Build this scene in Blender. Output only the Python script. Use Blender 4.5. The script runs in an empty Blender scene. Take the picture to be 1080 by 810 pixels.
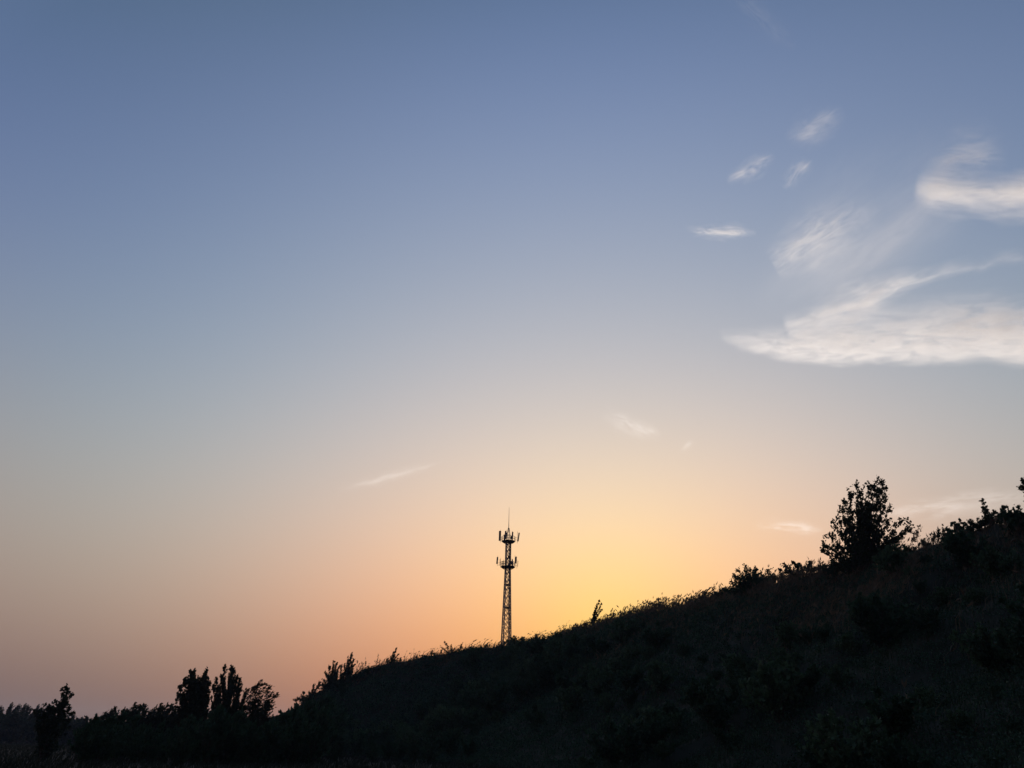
import bpy, math, random
import numpy as np
from mathutils import Vector, Matrix

rng = np.random.default_rng(7)
random.seed(7)
scene = bpy.context.scene
COL = scene.collection

# ------------------------------------------------------------------ camera maths
FPX = 780.0                      # focal length in pixels of the 1080-wide photograph
PITCH = math.atan(387 / 780.0)
ROLL = math.radians(1.3)
CAM = np.array([0.0, 0.0, 1.6])


def ray(px, py):
    x, y = px - 540.0, 405.0 - py
    c, s = math.cos(ROLL), math.sin(ROLL)
    x, y = x * c - y * s, x * s + y * c
    d = np.array([x, FPX * math.cos(PITCH) - y * math.sin(PITCH), FPX * math.sin(PITCH) + y * math.cos(PITCH)])
    return d / np.linalg.norm(d)


def at(px, py, D):
    """the point seen at a pixel, D metres away along the ground"""
    d = ray(px, py)
    return CAM + d * (D / math.hypot(d[0], d[1]))


# ------------------------------------------------------------------ scene helpers
def link(o, parent=None):
    COL.objects.link(o)
    if parent is not None:
        o.parent = parent
    return o


def mesh_obj(name, verts, faces, mat, parent=None, smooth=False):
    me = bpy.data.meshes.new(name)
    verts = np.asarray(verts, dtype=np.float32)
    if isinstance(faces, np.ndarray):
        n, k = faces.shape
        me.vertices.add(len(verts)); me.vertices.foreach_set('co', verts.ravel())
        me.loops.add(n * k); me.loops.foreach_set('vertex_index', faces.astype(np.int32).ravel())
        me.polygons.add(n)
        me.polygons.foreach_set('loop_start', np.arange(0, n * k, k, dtype=np.int32))
        me.update(calc_edges=True)
    else:
        me.from_pydata([tuple(v) for v in verts], [], faces)
        me.update()
    if smooth:
        me.polygons.foreach_set('use_smooth', np.ones(len(me.polygons), dtype=bool))
    me.materials.append(mat)
    return link(bpy.data.objects.new(name, me), parent)


def tag(o, label=None, cat=None, group=None, kind=None):
    if label: o['label'] = label
    if cat: o['category'] = cat
    if group: o['group'] = group
    if kind: o['kind'] = kind
    return o


def thing(name, label, cat, loc, group=None):
    o = bpy.data.objects.new(name, None)
    o.empty_display_size = 0.3
    o.location = Vector([float(v) for v in loc])
    return tag(link(o), label, cat, group)


def copy_thing(root, loc, rotz, scale, label=None, group=None):
    r = root.copy(); COL.objects.link(r)
    r.location = Vector([float(v) for v in loc]); r.rotation_euler = (0, 0, rotz); r.scale = (scale, scale, scale)
    if label: r['label'] = label
    if group: r['group'] = group
    for ch in list(root.children):
        c = ch.copy(); COL.objects.link(c); c.parent = r
    return r


# ------------------------------------------------------------------ materials
def new_mat(name):
    m = bpy.data.materials.new(name); m.use_nodes = True
    nt = m.node_tree; nt.nodes.clear()
    return m, nt


def foliage_mat(name, dark, light, trans=0.25, scale=0.6):
    m, nt = new_mat(name); N, L = nt.nodes, nt.links
    out = N.new('ShaderNodeOutputMaterial')
    tc = N.new('ShaderNodeNewGeometry')
    nz = N.new('ShaderNodeTexNoise'); nz.inputs['Scale'].default_value = scale; nz.inputs['Detail'].default_value = 3
    L.new(tc.outputs['Position'], nz.inputs['Vector'])
    ri = N.new('ShaderNodeMath'); ri.operation = 'MULTIPLY_ADD'
    L.new(tc.outputs['Random Per Island'], ri.inputs[0]); ri.inputs[1].default_value = 0.5
    ns = N.new('ShaderNodeMath'); ns.operation = 'MULTIPLY'; ns.inputs[1].default_value = 0.6
    L.new(nz.outputs['Fac'], ns.inputs[0]); L.new(ns.outputs[0], ri.inputs[2])
    cr = N.new('ShaderNodeValToRGB')
    cr.color_ramp.elements[0].position = 0.2; cr.color_ramp.elements[0].color = (*dark, 1)
    cr.color_ramp.elements[1].position = 0.85; cr.color_ramp.elements[1].color = (*light, 1)
    L.new(ri.outputs[0], cr.inputs['Fac'])
    p = N.new('ShaderNodeBsdfPrincipled'); p.inputs['Roughness'].default_value = 0.65
    p.inputs['Specular IOR Level'].default_value = 0.2
    t = N.new('ShaderNodeBsdfTranslucent')
    L.new(cr.outputs['Color'], p.inputs['Base Color']); L.new(cr.outputs['Color'], t.inputs['Color'])
    mx = N.new('ShaderNodeMixShader'); mx.inputs['Fac'].default_value = trans
    L.new(p.outputs[0], mx.inputs[1]); L.new(t.outputs[0], mx.inputs[2]); L.new(mx.outputs[0], out.inputs['Surface'])
    return m


def noise_mat(name, c0, c1, scale, rough=0.9, metal=0.0, bump=0.0):
    m, nt = new_mat(name); N, L = nt.nodes, nt.links
    out = N.new('ShaderNodeOutputMaterial')
    tc = N.new('ShaderNodeNewGeometry')
    nz = N.new('ShaderNodeTexNoise'); nz.inputs['Scale'].default_value = scale; nz.inputs['Detail'].default_value = 6
    L.new(tc.outputs['Position'], nz.inputs['Vector'])
    cr = N.new('ShaderNodeValToRGB')
    cr.color_ramp.elements[0].position = 0.3; cr.color_ramp.elements[0].color = (*c0, 1)
    cr.color_ramp.elements[1].position = 0.7; cr.color_ramp.elements[1].color = (*c1, 1)
    L.new(nz.outputs['Fac'], cr.inputs['Fac'])
    p = N.new('ShaderNodeBsdfPrincipled'); p.inputs['Roughness'].default_value = rough; p.inputs['Metallic'].default_value = metal
    L.new(cr.outputs['Color'], p.inputs['Base Color'])
    if bump:
        b = N.new('ShaderNodeBump'); b.inputs['Strength'].default_value = bump; b.inputs['Distance'].default_value = 0.2
        L.new(nz.outputs['Fac'], b.inputs['Height']); L.new(b.outputs[0], p.inputs['Normal'])
    L.new(p.outputs[0], out.inputs['Surface'])
    return m


M_LEAF = foliage_mat('tree_leaves', (0.026, 0.045, 0.026), (0.06, 0.095, 0.045))
M_POPLAR = foliage_mat('poplar_leaves', (0.024, 0.042, 0.03), (0.05, 0.08, 0.05))
M_SHRUB = foliage_mat('shrub_leaves', (0.026, 0.062, 0.038), (0.06, 0.13, 0.074))
M_PALE = foliage_mat('pale_shrub_leaves', (0.045, 0.09, 0.05), (0.095, 0.18, 0.1))
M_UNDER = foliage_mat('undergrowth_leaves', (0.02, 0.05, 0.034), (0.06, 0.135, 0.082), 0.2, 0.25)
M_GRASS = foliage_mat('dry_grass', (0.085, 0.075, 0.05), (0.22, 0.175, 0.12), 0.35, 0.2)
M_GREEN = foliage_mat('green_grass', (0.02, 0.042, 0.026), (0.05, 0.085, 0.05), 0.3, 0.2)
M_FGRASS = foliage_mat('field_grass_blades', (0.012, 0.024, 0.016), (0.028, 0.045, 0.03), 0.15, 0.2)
M_BARK = noise_mat('bark', (0.035, 0.028, 0.022), (0.08, 0.066, 0.052), 6.0, 0.95, 0, 0.4)
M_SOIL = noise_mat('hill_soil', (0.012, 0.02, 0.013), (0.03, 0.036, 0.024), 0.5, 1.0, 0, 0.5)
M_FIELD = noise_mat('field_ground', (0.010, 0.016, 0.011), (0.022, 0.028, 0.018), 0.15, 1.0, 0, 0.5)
M_STEEL = noise_mat('galvanised_steel', (0.30, 0.27, 0.26), (0.48, 0.44, 0.42), 3.0, 0.6, 0.0)
M_ANT = noise_mat('antenna_plastic', (0.16, 0.16, 0.17), (0.24, 0.24, 0.25), 2.0, 0.5)
M_DECK = noise_mat('deck_steel', (0.06, 0.055, 0.055), (0.11, 0.10, 0.10), 2.0, 0.7, 0.3)
M_CABLE = noise_mat('cable_rubber', (0.02, 0.02, 0.02), (0.035, 0.035, 0.035), 4.0, 0.7)

# ------------------------------------------------------------------ ground and hill
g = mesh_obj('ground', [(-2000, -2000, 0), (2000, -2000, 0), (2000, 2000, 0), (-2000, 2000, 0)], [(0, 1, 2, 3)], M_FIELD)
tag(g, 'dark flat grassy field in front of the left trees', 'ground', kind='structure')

RIDGE_PX = [(190, 786, 206), (250, 771, 206), (300, 751, 206), (330, 735, 205), (345, 724, 203), (370, 711, 200), (400, 702, 197),
            (440, 694, 194), (480, 687, 191), (533, 683, 186), (560, 677, 182), (585, 673, 178), (605, 667, 170), (640, 657, 155), (700, 644, 133),
            (745, 635, 120), (790, 623, 110), (830, 610, 103), (870, 605, 97), (905, 601, 93), (950, 585, 88),
            (1000, 566, 83), (1040, 556, 79), (1080, 550, 76), (1160, 536, 70), (1280, 520, 64)]
RP = np.array([at(*p) for p in RIDGE_PX]); RP[:, 2] += 0.35 + 0.5 * np.exp(-((np.array([p[0] for p in RIDGE_PX]) - 545) / 60.0) ** 2)
e = RP[-1].copy(); e[:2] += (RP[-1] - RP[-3])[:2] * 3.0
s0 = RP[0].copy(); s0[0] -= 30; s0[2] = -0.5
RP = np.vstack([s0, RP, e])
# resample
seg = np.linalg.norm(np.diff(RP[:, :2], axis=0), axis=1)
cum = np.r_[0, np.cumsum(seg)]
ss = np.arange(0, cum[-1], 0.8)
RS = np.stack([np.interp(ss, cum, RP[:, k]) for k in range(3)], 1)
_b = np.random.default_rng(5).normal(size=len(RS) + 16)
RS[:, 2] += np.convolve(_b, np.hanning(9) / 2.2, 'same')[8:-8] * 0.22 * np.clip(RS[:, 2] / 10, 0, 1)


def vnoise(x, y, seed, cell):
    """smooth value noise on a lattice"""
    r = np.random.default_rng(seed); T = r.random((64, 64))
    u, v = x / cell, y / cell
    i, j = np.floor(u).astype(int), np.floor(v).astype(int)
    fu, fv = u - i, v - j
    fu = fu * fu * (3 - 2 * fu); fv = fv * fv * (3 - 2 * fv)
    a = T[i % 64, j % 64]; b = T[(i + 1) % 64, j % 64]; c = T[i % 64, (j + 1) % 64]; d = T[(i + 1) % 64, (j + 1) % 64]
    return (a * (1 - fu) + b * fu) * (1 - fv) + (c * (1 - fu) + d * fu) * fv


def terrain(xy):
    """height of the hill over points (n,2): a crest line with a slope on the near side and a gentler one behind"""
    xy = np.atleast_2d(xy).astype(float)
    out = np.zeros(len(xy)); dist = np.zeros(len(xy))
    for a in range(0, len(xy), 4000):
        q = xy[a:a + 4000]
        d2 = ((q[:, None, :] - RS[None, :, :2]) ** 2).sum(2)
        k = d2.argmin(1); d = np.sqrt(d2[np.arange(len(q)), k])
        H = RS[k, 2]
        k0 = np.clip(k - 1, 0, len(RS) - 2)
        t = RS[k0 + 1, :2] - RS[k0, :2]
        side = t[:, 0] * (q[:, 1] - RS[k, 1]) - t[:, 1] * (q[:, 0] - RS[k, 0])   # > 0: behind the crest
        Wn = np.maximum(H, 1) * 1.75
        u = np.clip(d / Wn, 0, 1)
        near = H * (1 - u) ** 1.15
        ub = np.clip((d - 6) / 140, 0, 1)
        far = H * (1 - 0.02 * np.clip(d, 0, 6) - 0.88 * ub * ub * (3 - 2 * ub)) - 0.1 * np.clip(d, 0, 20) / 20
        h = np.where(side > 0, far, near)
        fade = np.clip(d / 6, 0, 1) * np.clip(h / 3, 0, 1)
        h = h + fade * ((vnoise(q[:, 0], q[:, 1], 3, 7.0) - 0.5) * 1.4 + (vnoise(q[:, 0], q[:, 1], 4, 2.6) - 0.5) * 0.5) * np.where(side > 0, 0.3, 1)
        out[a:a + 4000] = h; dist[a:a + 4000] = np.where(side > 0, -d, d)
    return out, dist


gx = np.arange(-210, 231, 1.5); gy = np.arange(-10, 361, 1.5)
GX, GY = np.meshgrid(gx, gy, indexing='ij')
hz, hd = terrain(np.stack([GX.ravel(), GY.ravel()], 1))
V = np.stack([GX.ravel(), GY.ravel(), hz - 0.25], 1)
ny = len(gy)
I, J = np.meshgrid(np.arange(len(gx) - 1), np.arange(ny - 1), indexing='ij')
b = (I * ny + J).ravel()
F = np.stack([b, b + ny, b + ny + 1, b + 1], 1)
keep = (V[F, 2].max(1) > -0.2)
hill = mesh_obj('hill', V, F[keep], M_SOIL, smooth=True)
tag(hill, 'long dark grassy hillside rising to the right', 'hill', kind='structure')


def ground_z(p):
    h, _ = terrain(np.array([[p[0], p[1]]]))
    return max(float(h[0]) - 0.25, 0.0)


# ------------------------------------------------------------------ plants
def leaf_quads(P, A, size, wid, r):
    """diamond leaves at P pointing along A"""
    n = len(P)
    A = A / (np.linalg.norm(A, axis=1, keepdims=True) + 1e-9)
    B = np.cross(A, r.normal(size=(n, 3))); B /= (np.linalg.norm(B, axis=1, keepdims=True) + 1e-9)
    C = np.cross(A, B)
    s = size[:, None]
    mid = P + A * s * 0.45 + C * s * 0.12
    v = np.stack([P, mid + B * s * wid, P + A * s, mid - B * s * wid], 1).reshape(-1, 3)
    f = np.arange(n * 4).reshape(n, 4)
    return v, f


class Tubes:
    def __init__(self): self.v, self.f, self.n = [], [], 0
    def add(self, pts, radii, k=4):
        pts = np.asarray(pts, float); m = len(pts)
        t = np.gradient(pts, axis=0); t /= (np.linalg.norm(t, axis=1, keepdims=True) + 1e-9)
        ref = np.array([0.31, 0.95, 0.05]); a = np.cross(t, ref); a /= (np.linalg.norm(a, axis=1, keepdims=True) + 1e-9)
        c = np.cross(t, a)
        ang = np.arange(k) * 2 * math.pi / k
        ring = pts[:, None, :] + (a[:, None, :] * np.cos(ang)[None, :, None] + c[:, None, :] * np.sin(ang)[None, :, None]) * np.asarray(radii)[:, None, None]
        self.v.append(ring.reshape(-1, 3))
        i, j = np.meshgrid(np.arange(m - 1), np.arange(k), indexing='ij'); i = i.ravel(); j = j.ravel(); jn = (j + 1) % k
        self.f.append(np.stack([i * k + j, i * k + jn, (i + 1) * k + jn, (i + 1) * k + j], 1) + self.n)
        self.n += m * k
    def build(self, name, mat, parent=None):
        return mesh_obj(name, np.vstack(self.v), np.vstack(self.f), mat, parent, smooth=True)


UP = np.array([0, 0, 1.0]); WIND = np.array([1.0, 0.1, 0.0])


def grow(root, base, leaders, r, leaf=0.16, wid=0.3, shoot=0.8, per_m=7, leaves=14, r0=0.09, up=0.5, wind=0.35, spread=0.12,
         align=0.5, t0=0.15, mat=None, parts=('trunk', 'crown'), bend=0.5, taper=0.55, rnd=0.65):
    """leaders: tips in local metres; each limb rises from the base and carries leafy shoots"""
    tb = Tubes(); LP, LA = [], []
    base = np.asarray(base, float)
    for tip in leaders:
        tip = np.asarray(tip, float)
        st = base + r.normal(size=3) * [0.12, 0.12, 0] * min(1, tip[2] / 4)
        dv = tip - st
        c1 = st + dv * [0.25, 0.25, 0.45] + r.normal(size=3) * 0.04 * np.linalg.norm(dv)
        tt = np.linspace(0, 1, 9)[:, None]
        pts = (1 - tt) ** 2 * st + 2 * tt * (1 - tt) * (c1 * bend + (st + dv * 0.5) * (1 - bend)) + tt ** 2 * tip
        L = np.linalg.norm(dv)
        tb.add(pts, r0 * (0.35 + 0.65 * min(1.0, L / 6)) * (1 - 0.9 * tt[:, 0]), 5)
        n = max(3, int(L * per_m))
        for t in t0 + (1 - t0) * r.random(n) ** 0.85:
            q = np.array([np.interp(t, tt[:, 0], pts[:, k]) for k in range(3)])
            q2 = np.array([np.interp(min(1, t + .05), tt[:, 0], pts[:, k]) for k in range(3)])
            tn = (q2 - q) if t < 0.97 else (pts[-1] - pts[-2]); tn /= (np.linalg.norm(tn) + 1e-9)
            d = tn * 0.7 + r.normal(size=3) * rnd + UP * up + WIND * wind
            d /= np.linalg.norm(d)
            sl = shoot * (1 - taper * t) * r.uniform(0.5, 1.2)
            tb.add([q, q + d * sl * .5 + UP * 0.03 * sl, q + d * sl], [0.014, 0.009, 0.003], 3)
            k = max(3, int(leaves * r.uniform(0.6, 1.2)))
            s = r.random(k) ** 0.8
            LP.append(q + d * sl * s[:, None] + r.normal(size=(k, 3)) * spread * sl)
            LA.append(d * align + r.normal(size=(k, 3)) * (1 - align) * 0.8)
    LP = np.vstack(LP); LA = np.vstack(LA)
    v, f = leaf_quads(LP, LA, leaf * r.uniform(0.6, 1.3, len(LP)), wid, r)
    tb.build(parts[0], M_BARK, root)
    mesh_obj(parts[1], v, f, mat or M_LEAF, root)
    return len(LP)


def pixel_plant(name, label, cat, basepx, D, tips, depth=1.0, group=None, seed=1, dz=0.0, fill=0, **kw):
    """a plant whose limb tips stand where the photograph shows them, each at its own depth round the base"""
    r = np.random.default_rng(seed)
    p = at(basepx[0], basepx[1], D)
    base = np.array([p[0], p[1], ground_z(p) - 0.1 + dz])
    root = thing(name, label, cat, base, group)
    L = [at(x, y, D + r.uniform(-depth, depth)) - base for x, y in tips]
    for k in range(fill):          # shorter limbs low in the plant
        q = L[r.integers(len(L))]
        L.append(q * np.array([r.uniform(0.5, 1.25), r.uniform(0.5, 1.25), r.uniform(0.3, 0.8)]) + np.array([r.normal() * 0.4, r.normal() * 0.4, 0]))
    d = UP * (0.5 + kw.get('up', 0.5)) + WIND * kw.get('wind', 0.35)
    d = d / np.linalg.norm(d) * kw.get('shoot', 0.8) * (1 - kw.get('taper', 0.55)) * 0.7     # shoots carry on past the limb's end
    n = grow(root, (0, 0, 0), [q - d for q in L], r, **kw)
    return root


SH = dict(parts=('stem', 'foliage'))
# the tall tree on the hillside
pixel_plant('hillside_tree', 'tall bushy tree standing alone above the right hillside crest', 'tree', (910, 618), 90,
            [(925, 502), (929, 505), (934, 510), (934, 524), (919, 506), (903, 509), (908, 514), (897, 518), (889, 524), (886, 531), (937, 533), (936, 547),
             (882, 541), (878, 548), (875, 560), (868, 571), (867, 579), (938, 566), (912, 523), (916, 529), (908, 531), (913, 540), (920, 530), (905, 535), (898, 550), (915, 548), (928, 560), (890, 565), (882, 585), (905, 570), (872, 590),
             (952, 545), (960, 549), (950, 560), (945, 574), (957, 556), (925, 578), (895, 582), (912, 585), (880, 572), (940, 580), (910, 560), (928, 545), (892, 545)],
            depth=2.6, seed=11, leaf=0.27, wid=0.42, shoot=0.8, per_m=4.4, leaves=13, r0=0.11, up=0.75, wind=0.1, t0=0.25, spread=0.16, align=0.45, taper=0.25)
pixel_plant('sapling', 'thin sparse sapling leaning out right of the tall hillside tree', 'sapling', (957, 590), 87,
            [(970, 553), (963, 566), (973, 556)], depth=0.6, seed=12, leaf=0.16, wid=0.3, shoot=0.5, per_m=5, leaves=6, r0=0.03, wind=0.5, mat=M_LEAF, t0=0.45)
# right end of the crest
pixel_plant('crest_bush', 'small rounded bush on the crest between tall tree and pointed sapling', 'bush', (1011, 573), 82,
            [(1012, 548), (1005, 551), (1018, 551), (1000, 558), (1024, 557), (1008, 558), (1016, 560), (996, 563)], depth=0.9, fill=6, seed=13,
            leaf=0.24, wid=0.45, shoot=0.5, per_m=7, leaves=12, r0=0.04, mat=M_SHRUB, t0=0.2, wind=0.1, **SH)
pixel_plant('weed_stalk', 'slender upright weed beside the small rounded crest bush', 'weed', (995, 572), 82.5,
            [(994, 553), (997, 558)], depth=0.2, seed=14, leaf=0.12, wid=0.35, shoot=0.25, per_m=9, leaves=8, r0=0.015, mat=M_SHRUB, t0=0.1, wind=0.0, **SH)
pixel_plant('sapling', 'pointed leafy sapling rising highest on the right part of the crest', 'sapling', (1047, 565), 78.5,
            [(1035, 525), (1039, 535), (1043, 543), (1049, 537), (1046, 547), (1036, 549), (1053, 549)], depth=0.6, seed=15, fill=8, leaf=0.19, wid=0.36, shoot=0.6, per_m=10, leaves=12,
            r0=0.04, up=0.6, wind=0.1, t0=0.15, bend=0.2)
pixel_plant('crest_bush', 'bush with a forked top just right of the pointed sapling', 'bush', (1056, 565), 78,
            [(1059, 534), (1062, 533), (1055, 547), (1065, 548), (1050, 553), (1060, 545)], depth=0.6, fill=6, seed=16, leaf=0.2, wid=0.42, shoot=0.45, per_m=8, leaves=13,
            r0=0.04, mat=M_SHRUB, wind=0.15, **SH)
pixel_plant('crest_bush', 'large round dark bush at the right picture edge on the crest', 'bush', (1078, 568), 75,
            [(1072, 539), (1066, 547), (1080, 541), (1086, 540), (1078, 538), (1062, 556), (1093, 546), (1084, 549), (1070, 552)], depth=1.3, fill=10, seed=17, leaf=0.24, wid=0.45, shoot=0.6,
            per_m=8, leaves=14, r0=0.05, mat=M_SHRUB, wind=0.1, **SH)
pixel_plant('overhanging_tree', 'tree mostly beyond the right edge with one leafy branch showing', 'tree', (1125, 560), 70,
            [(1074, 511), (1079, 506), (1081, 524), (1090, 498), (1105, 480), (1120, 470), (1140, 480), (1150, 500), (1110, 500), (1130, 495), (1095, 520), (1100, 508), (1145, 515)], depth=1.6, seed=18,
            leaf=0.22, wid=0.42, shoot=0.6, per_m=5, leaves=13, r0=0.09, t0=0.35, wind=0.0, up=0.2)
# middle of the crest
pixel_plant('crest_bush', 'rounded bush with twiggy top on mid crest left of the tall tree', 'bush', (792, 634), 107,
            [(787, 601), (795, 600), (783, 606), (801, 603), (776, 612), (790, 605), (798, 608), (770, 619), (806, 611), (780, 613), (812, 600), (814, 604), (810, 614), (779, 600), (791, 597), (786, 595), (797, 597), (774, 607), (798, 601), (770, 612), (766, 622), (784, 610), (794, 612), (804, 608)], depth=1.6, fill=18, seed=19,
            leaf=0.23, wid=0.34, shoot=0.9, per_m=8, leaves=13, t0=0.1, r0=0.05, mat=M_SHRUB, wind=0.15, spread=0.2, **SH)
pixel_plant('crest_shrub', 'low wide shrub with clumped leaf heads left below the tall tree', 'shrub', (846, 616), 100,
            [(826, 594), (821, 600), (836, 592), (843, 594), (848, 597), (855, 592), (862, 597), (868, 597), (874, 601), (830, 603), (840, 601)], depth=1.0, fill=4, seed=20,
            leaf=0.26, wid=0.45, shoot=0.5, per_m=5, leaves=11, r0=0.04, mat=M_SHRUB, wind=0.1, t0=0.5, **SH)
pixel_plant('crest_shrub', 'small scrubby shrub on the crest left of the twiggy rounded bush', 'shrub', (742, 644), 119,
            [(738, 630), (744, 627), (748, 624), (733, 634), (750, 631)], depth=0.8, fill=5, seed=21, leaf=0.2, wid=0.4, shoot=0.4, per_m=8, leaves=10, r0=0.03, mat=M_SHRUB, **SH)
pixel_plant('sapling', 'little sapling alone on the crest near the brightest glow', 'sapling', (623, 666), 160,
            [(632, 633), (634, 637), (635, 642), (627, 646), (629, 640)], depth=0.7, fill=3, seed=22, leaf=0.25, wid=0.34, shoot=0.6, per_m=8, leaves=11, r0=0.04, wind=0.7, t0=0.2, align=0.7)
pixel_plant('weed_stalk', 'sparse dry weed on the crest between tower and little sapling', 'weed', (592, 674), 174,
            [(590, 660), (596, 657), (600, 654), (597, 662)], depth=0.6, seed=23, leaf=0.2, wid=0.2, shoot=0.7, per_m=4, leaves=6, r0=0.025, mat=M_GRASS, wind=0.5, **SH)
# left flank shrubs
pixel_plant('wind_bent_shrub', 'small scrub clump on the crest left of the tower base', 'shrub', (474, 692), 190,
            [(468, 676), (471, 679), (476, 679), (481, 682), (466, 683), (485, 685)], depth=1.0, fill=6, seed=24, leaf=0.28, wid=0.2, shoot=0.7, per_m=6, leaves=9, r0=0.04, mat=M_SHRUB, wind=0.9, rnd=0.35, **SH)
pixel_plant('wind_bent_shrub', 'spiky wind-bent shrub, rightmost of the row on the left flank', 'shrub', (411, 704), 195,
            [(418, 683), (415, 687), (412, 692), (409, 697), (420, 690)], depth=0.8, fill=5, seed=25, leaf=0.36, wid=0.2, shoot=0.8, per_m=9, leaves=9, t0=0.05, r0=0.04, mat=M_SHRUB, wind=0.9, rnd=0.35, align=0.85, **SH)
pixel_plant('wind_bent_shrub', 'thin see-through wind-bent shrub second from right in left flank row', 'shrub', (395, 706), 196,
            [(399, 691), (396, 697), (401, 696)], depth=0.5, seed=26, leaf=0.3, wid=0.2, shoot=0.8, per_m=4, leaves=6, r0=0.03, mat=M_SHRUB, wind=0.9, rnd=0.35, align=0.85, **SH)
pixel_plant('wind_bent_shrub', 'twiggy shrub with several thin upright tops, middle of left flank row', 'shrub', (384, 712), 197,
            [(376, 697), (381, 697), (386, 694), (390, 698), (389, 703), (378, 703), (371, 702)], depth=0.8, fill=4, seed=27, leaf=0.28, wid=0.2, shoot=0.8, per_m=4, leaves=8, r0=0.035, mat=M_SHRUB, wind=0.9, rnd=0.35, align=0.85, **SH)
pixel_plant('wind_bent_shrub', 'tallest wind-bent shrub in the left flank row with plume-like top', 'shrub', (365, 718), 198,
            [(371, 689), (367, 693), (373, 695), (374, 700), (363, 700), (368, 704), (372, 706)], depth=0.9, fill=8, seed=28, leaf=0.4, wid=0.2, shoot=1.0, per_m=9, leaves=10, t0=0.05, r0=0.05, mat=M_SHRUB, wind=0.9, rnd=0.35, align=0.85, **SH)
pixel_plant('wind_bent_shrub', 'dense wind-bent shrub at the left shoulder of the row', 'shrub', (348, 726), 199,
            [(352, 697), (355, 699), (347, 703), (343, 709), (340, 716), (358, 702), (350, 710), (356, 708), (346, 714), (336, 722)], depth=1.3, fill=16, seed=29, leaf=0.42, wid=0.2, shoot=1.1, per_m=9, leaves=11, t0=0.05, r0=0.05, mat=M_SHRUB, wind=0.9, rnd=0.35, align=0.85, **SH)
pixel_plant('wind_bent_shrub', 'broad wind-swept shrub in front of the plume-topped one, left flank row', 'shrub', (357, 722), 195,
            [(360, 701), (366, 703), (372, 708), (378, 707), (352, 706), (346, 712), (384, 706), (392, 703), (400, 701), (362, 707)], depth=1.3, fill=14, seed=40, leaf=0.38, wid=0.2, shoot=0.9, per_m=7, leaves=11, t0=0.05, r0=0.05,
            mat=M_SHRUB, wind=0.9, rnd=0.35, align=0.85, **SH)
pixel_plant('wind_bent_shrub', 'low shrub where the left flank drops to the far trees', 'shrub', (325, 742), 200,
            [(331, 722), (334, 725), (326, 729), (320, 731), (317, 734), (338, 728), (312, 737)], depth=1.3, fill=12, seed=30, leaf=0.42, wid=0.2, shoot=0.9, per_m=8, leaves=11, t0=0.05, r0=0.04, mat=M_SHRUB, wind=0.9, rnd=0.35, align=0.85, **SH)

# trees on the flat at the left
POP = dict(mat=M_POPLAR)
pixel_plant('round_poplar', 'dense dark upright poplar, left one of the tall pair', 'tree', (206, 793), 100,
            [(203, 706), (205, 709), (211, 711), (219, 706), (215, 712), (196, 715), (200, 720), (191, 722), (188, 729), (188, 738), (221, 718), (220, 732), (209, 720), (205, 735), (214, 740), (196, 735), (192, 748),
             (208, 750), (218, 750), (200, 755), (214, 725), (204, 728), (210, 765), (195, 765)],
            depth=2.0, seed=31, leaf=0.27, wid=0.42, shoot=0.85, per_m=9, leaves=15, r0=0.12, up=1.3, wind=0.35, t0=0.08, align=0.6, taper=0.25, fill=14, **POP)
pixel_plant('feathery_poplar', 'tall poplar with feathery upright plumes, middle of the left group', 'tree', (237, 793), 101,
            [(237, 703), (234, 708), (229, 713), (225, 722), (224, 735), (245, 703), (247, 707), (250, 712), (253, 716), (254, 724), (242, 712), (232, 725), (246, 722), (239, 730), (252, 738), (230, 742), (246, 745), (238, 752), (226, 755), (250, 758), (258, 735), (260, 728), (257, 745), (263, 748), (225, 740), (224, 750)],
            depth=2.0, seed=32, leaf=0.3, wid=0.26, shoot=0.8, per_m=7, leaves=14, r0=0.12, up=1.8, wind=0.4, t0=0.08, align=0.8, rnd=0.38, taper=0.3, fill=14, **POP)
pixel_plant('wind_bent_tree', 'wind-bent tree with branches streaming right beside the feathery poplar', 'tree', (262, 793), 99,
            [(274, 718), (279, 720), (285, 724), (291, 733), (285, 738), (268, 724), (262, 730), (282, 746), (275, 742), (267, 740), (258, 745), (276, 752), (268, 757), (286, 731)],
            depth=1.6, fill=14, seed=33, leaf=0.3, wid=0.24, shoot=1.0, per_m=6, leaves=12, r0=0.10, up=0.25, wind=1.3, t0=0.15, align=0.8, rnd=0.38, taper=0.3, **POP)
pixel_plant('leaning_tree', 'single leaning tree with a tufted spire at the far left', 'tree', (45, 799), 85,
            [(71, 722), (73, 726), (74, 732), (68, 734), (74, 743), (58, 738), (55, 742), (48, 741), (65, 749), (76, 751), (70, 758), (40, 748), (50, 752), (58, 762), (47, 765), (62, 768), (46, 775), (55, 778)],
            depth=1.4, fill=3, seed=34, leaf=0.27, wid=0.38, shoot=0.75, per_m=5.5, leaves=12, r0=0.09, up=0.5, wind=0.35, t0=0.2, align=0.5, taper=0.4, **POP)


# prototypes copied into rows
def rand_tree(name, label, cat, H, R, n, seed, group, loc, lean=0.15, **kw):
    r = np.random.default_rng(seed)
    root = thing(name, label, cat, loc, group)
    L = []
    for k in range(n):
        a = r.uniform(0, 2 * math.pi); q = r.random() ** 0.6
        z = H * (1 - 0.55 * q * r.uniform(0.4, 1.1))
        L.append((math.cos(a) * R * q + lean * z, math.sin(a) * R * q, z))
    grow(root, (0, 0, 0), L, r, **kw)
    return root


def on_ground(px, D, py=790):
    p = at(px, py, D); return np.array([p[0], p[1], ground_z(p)])


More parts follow.
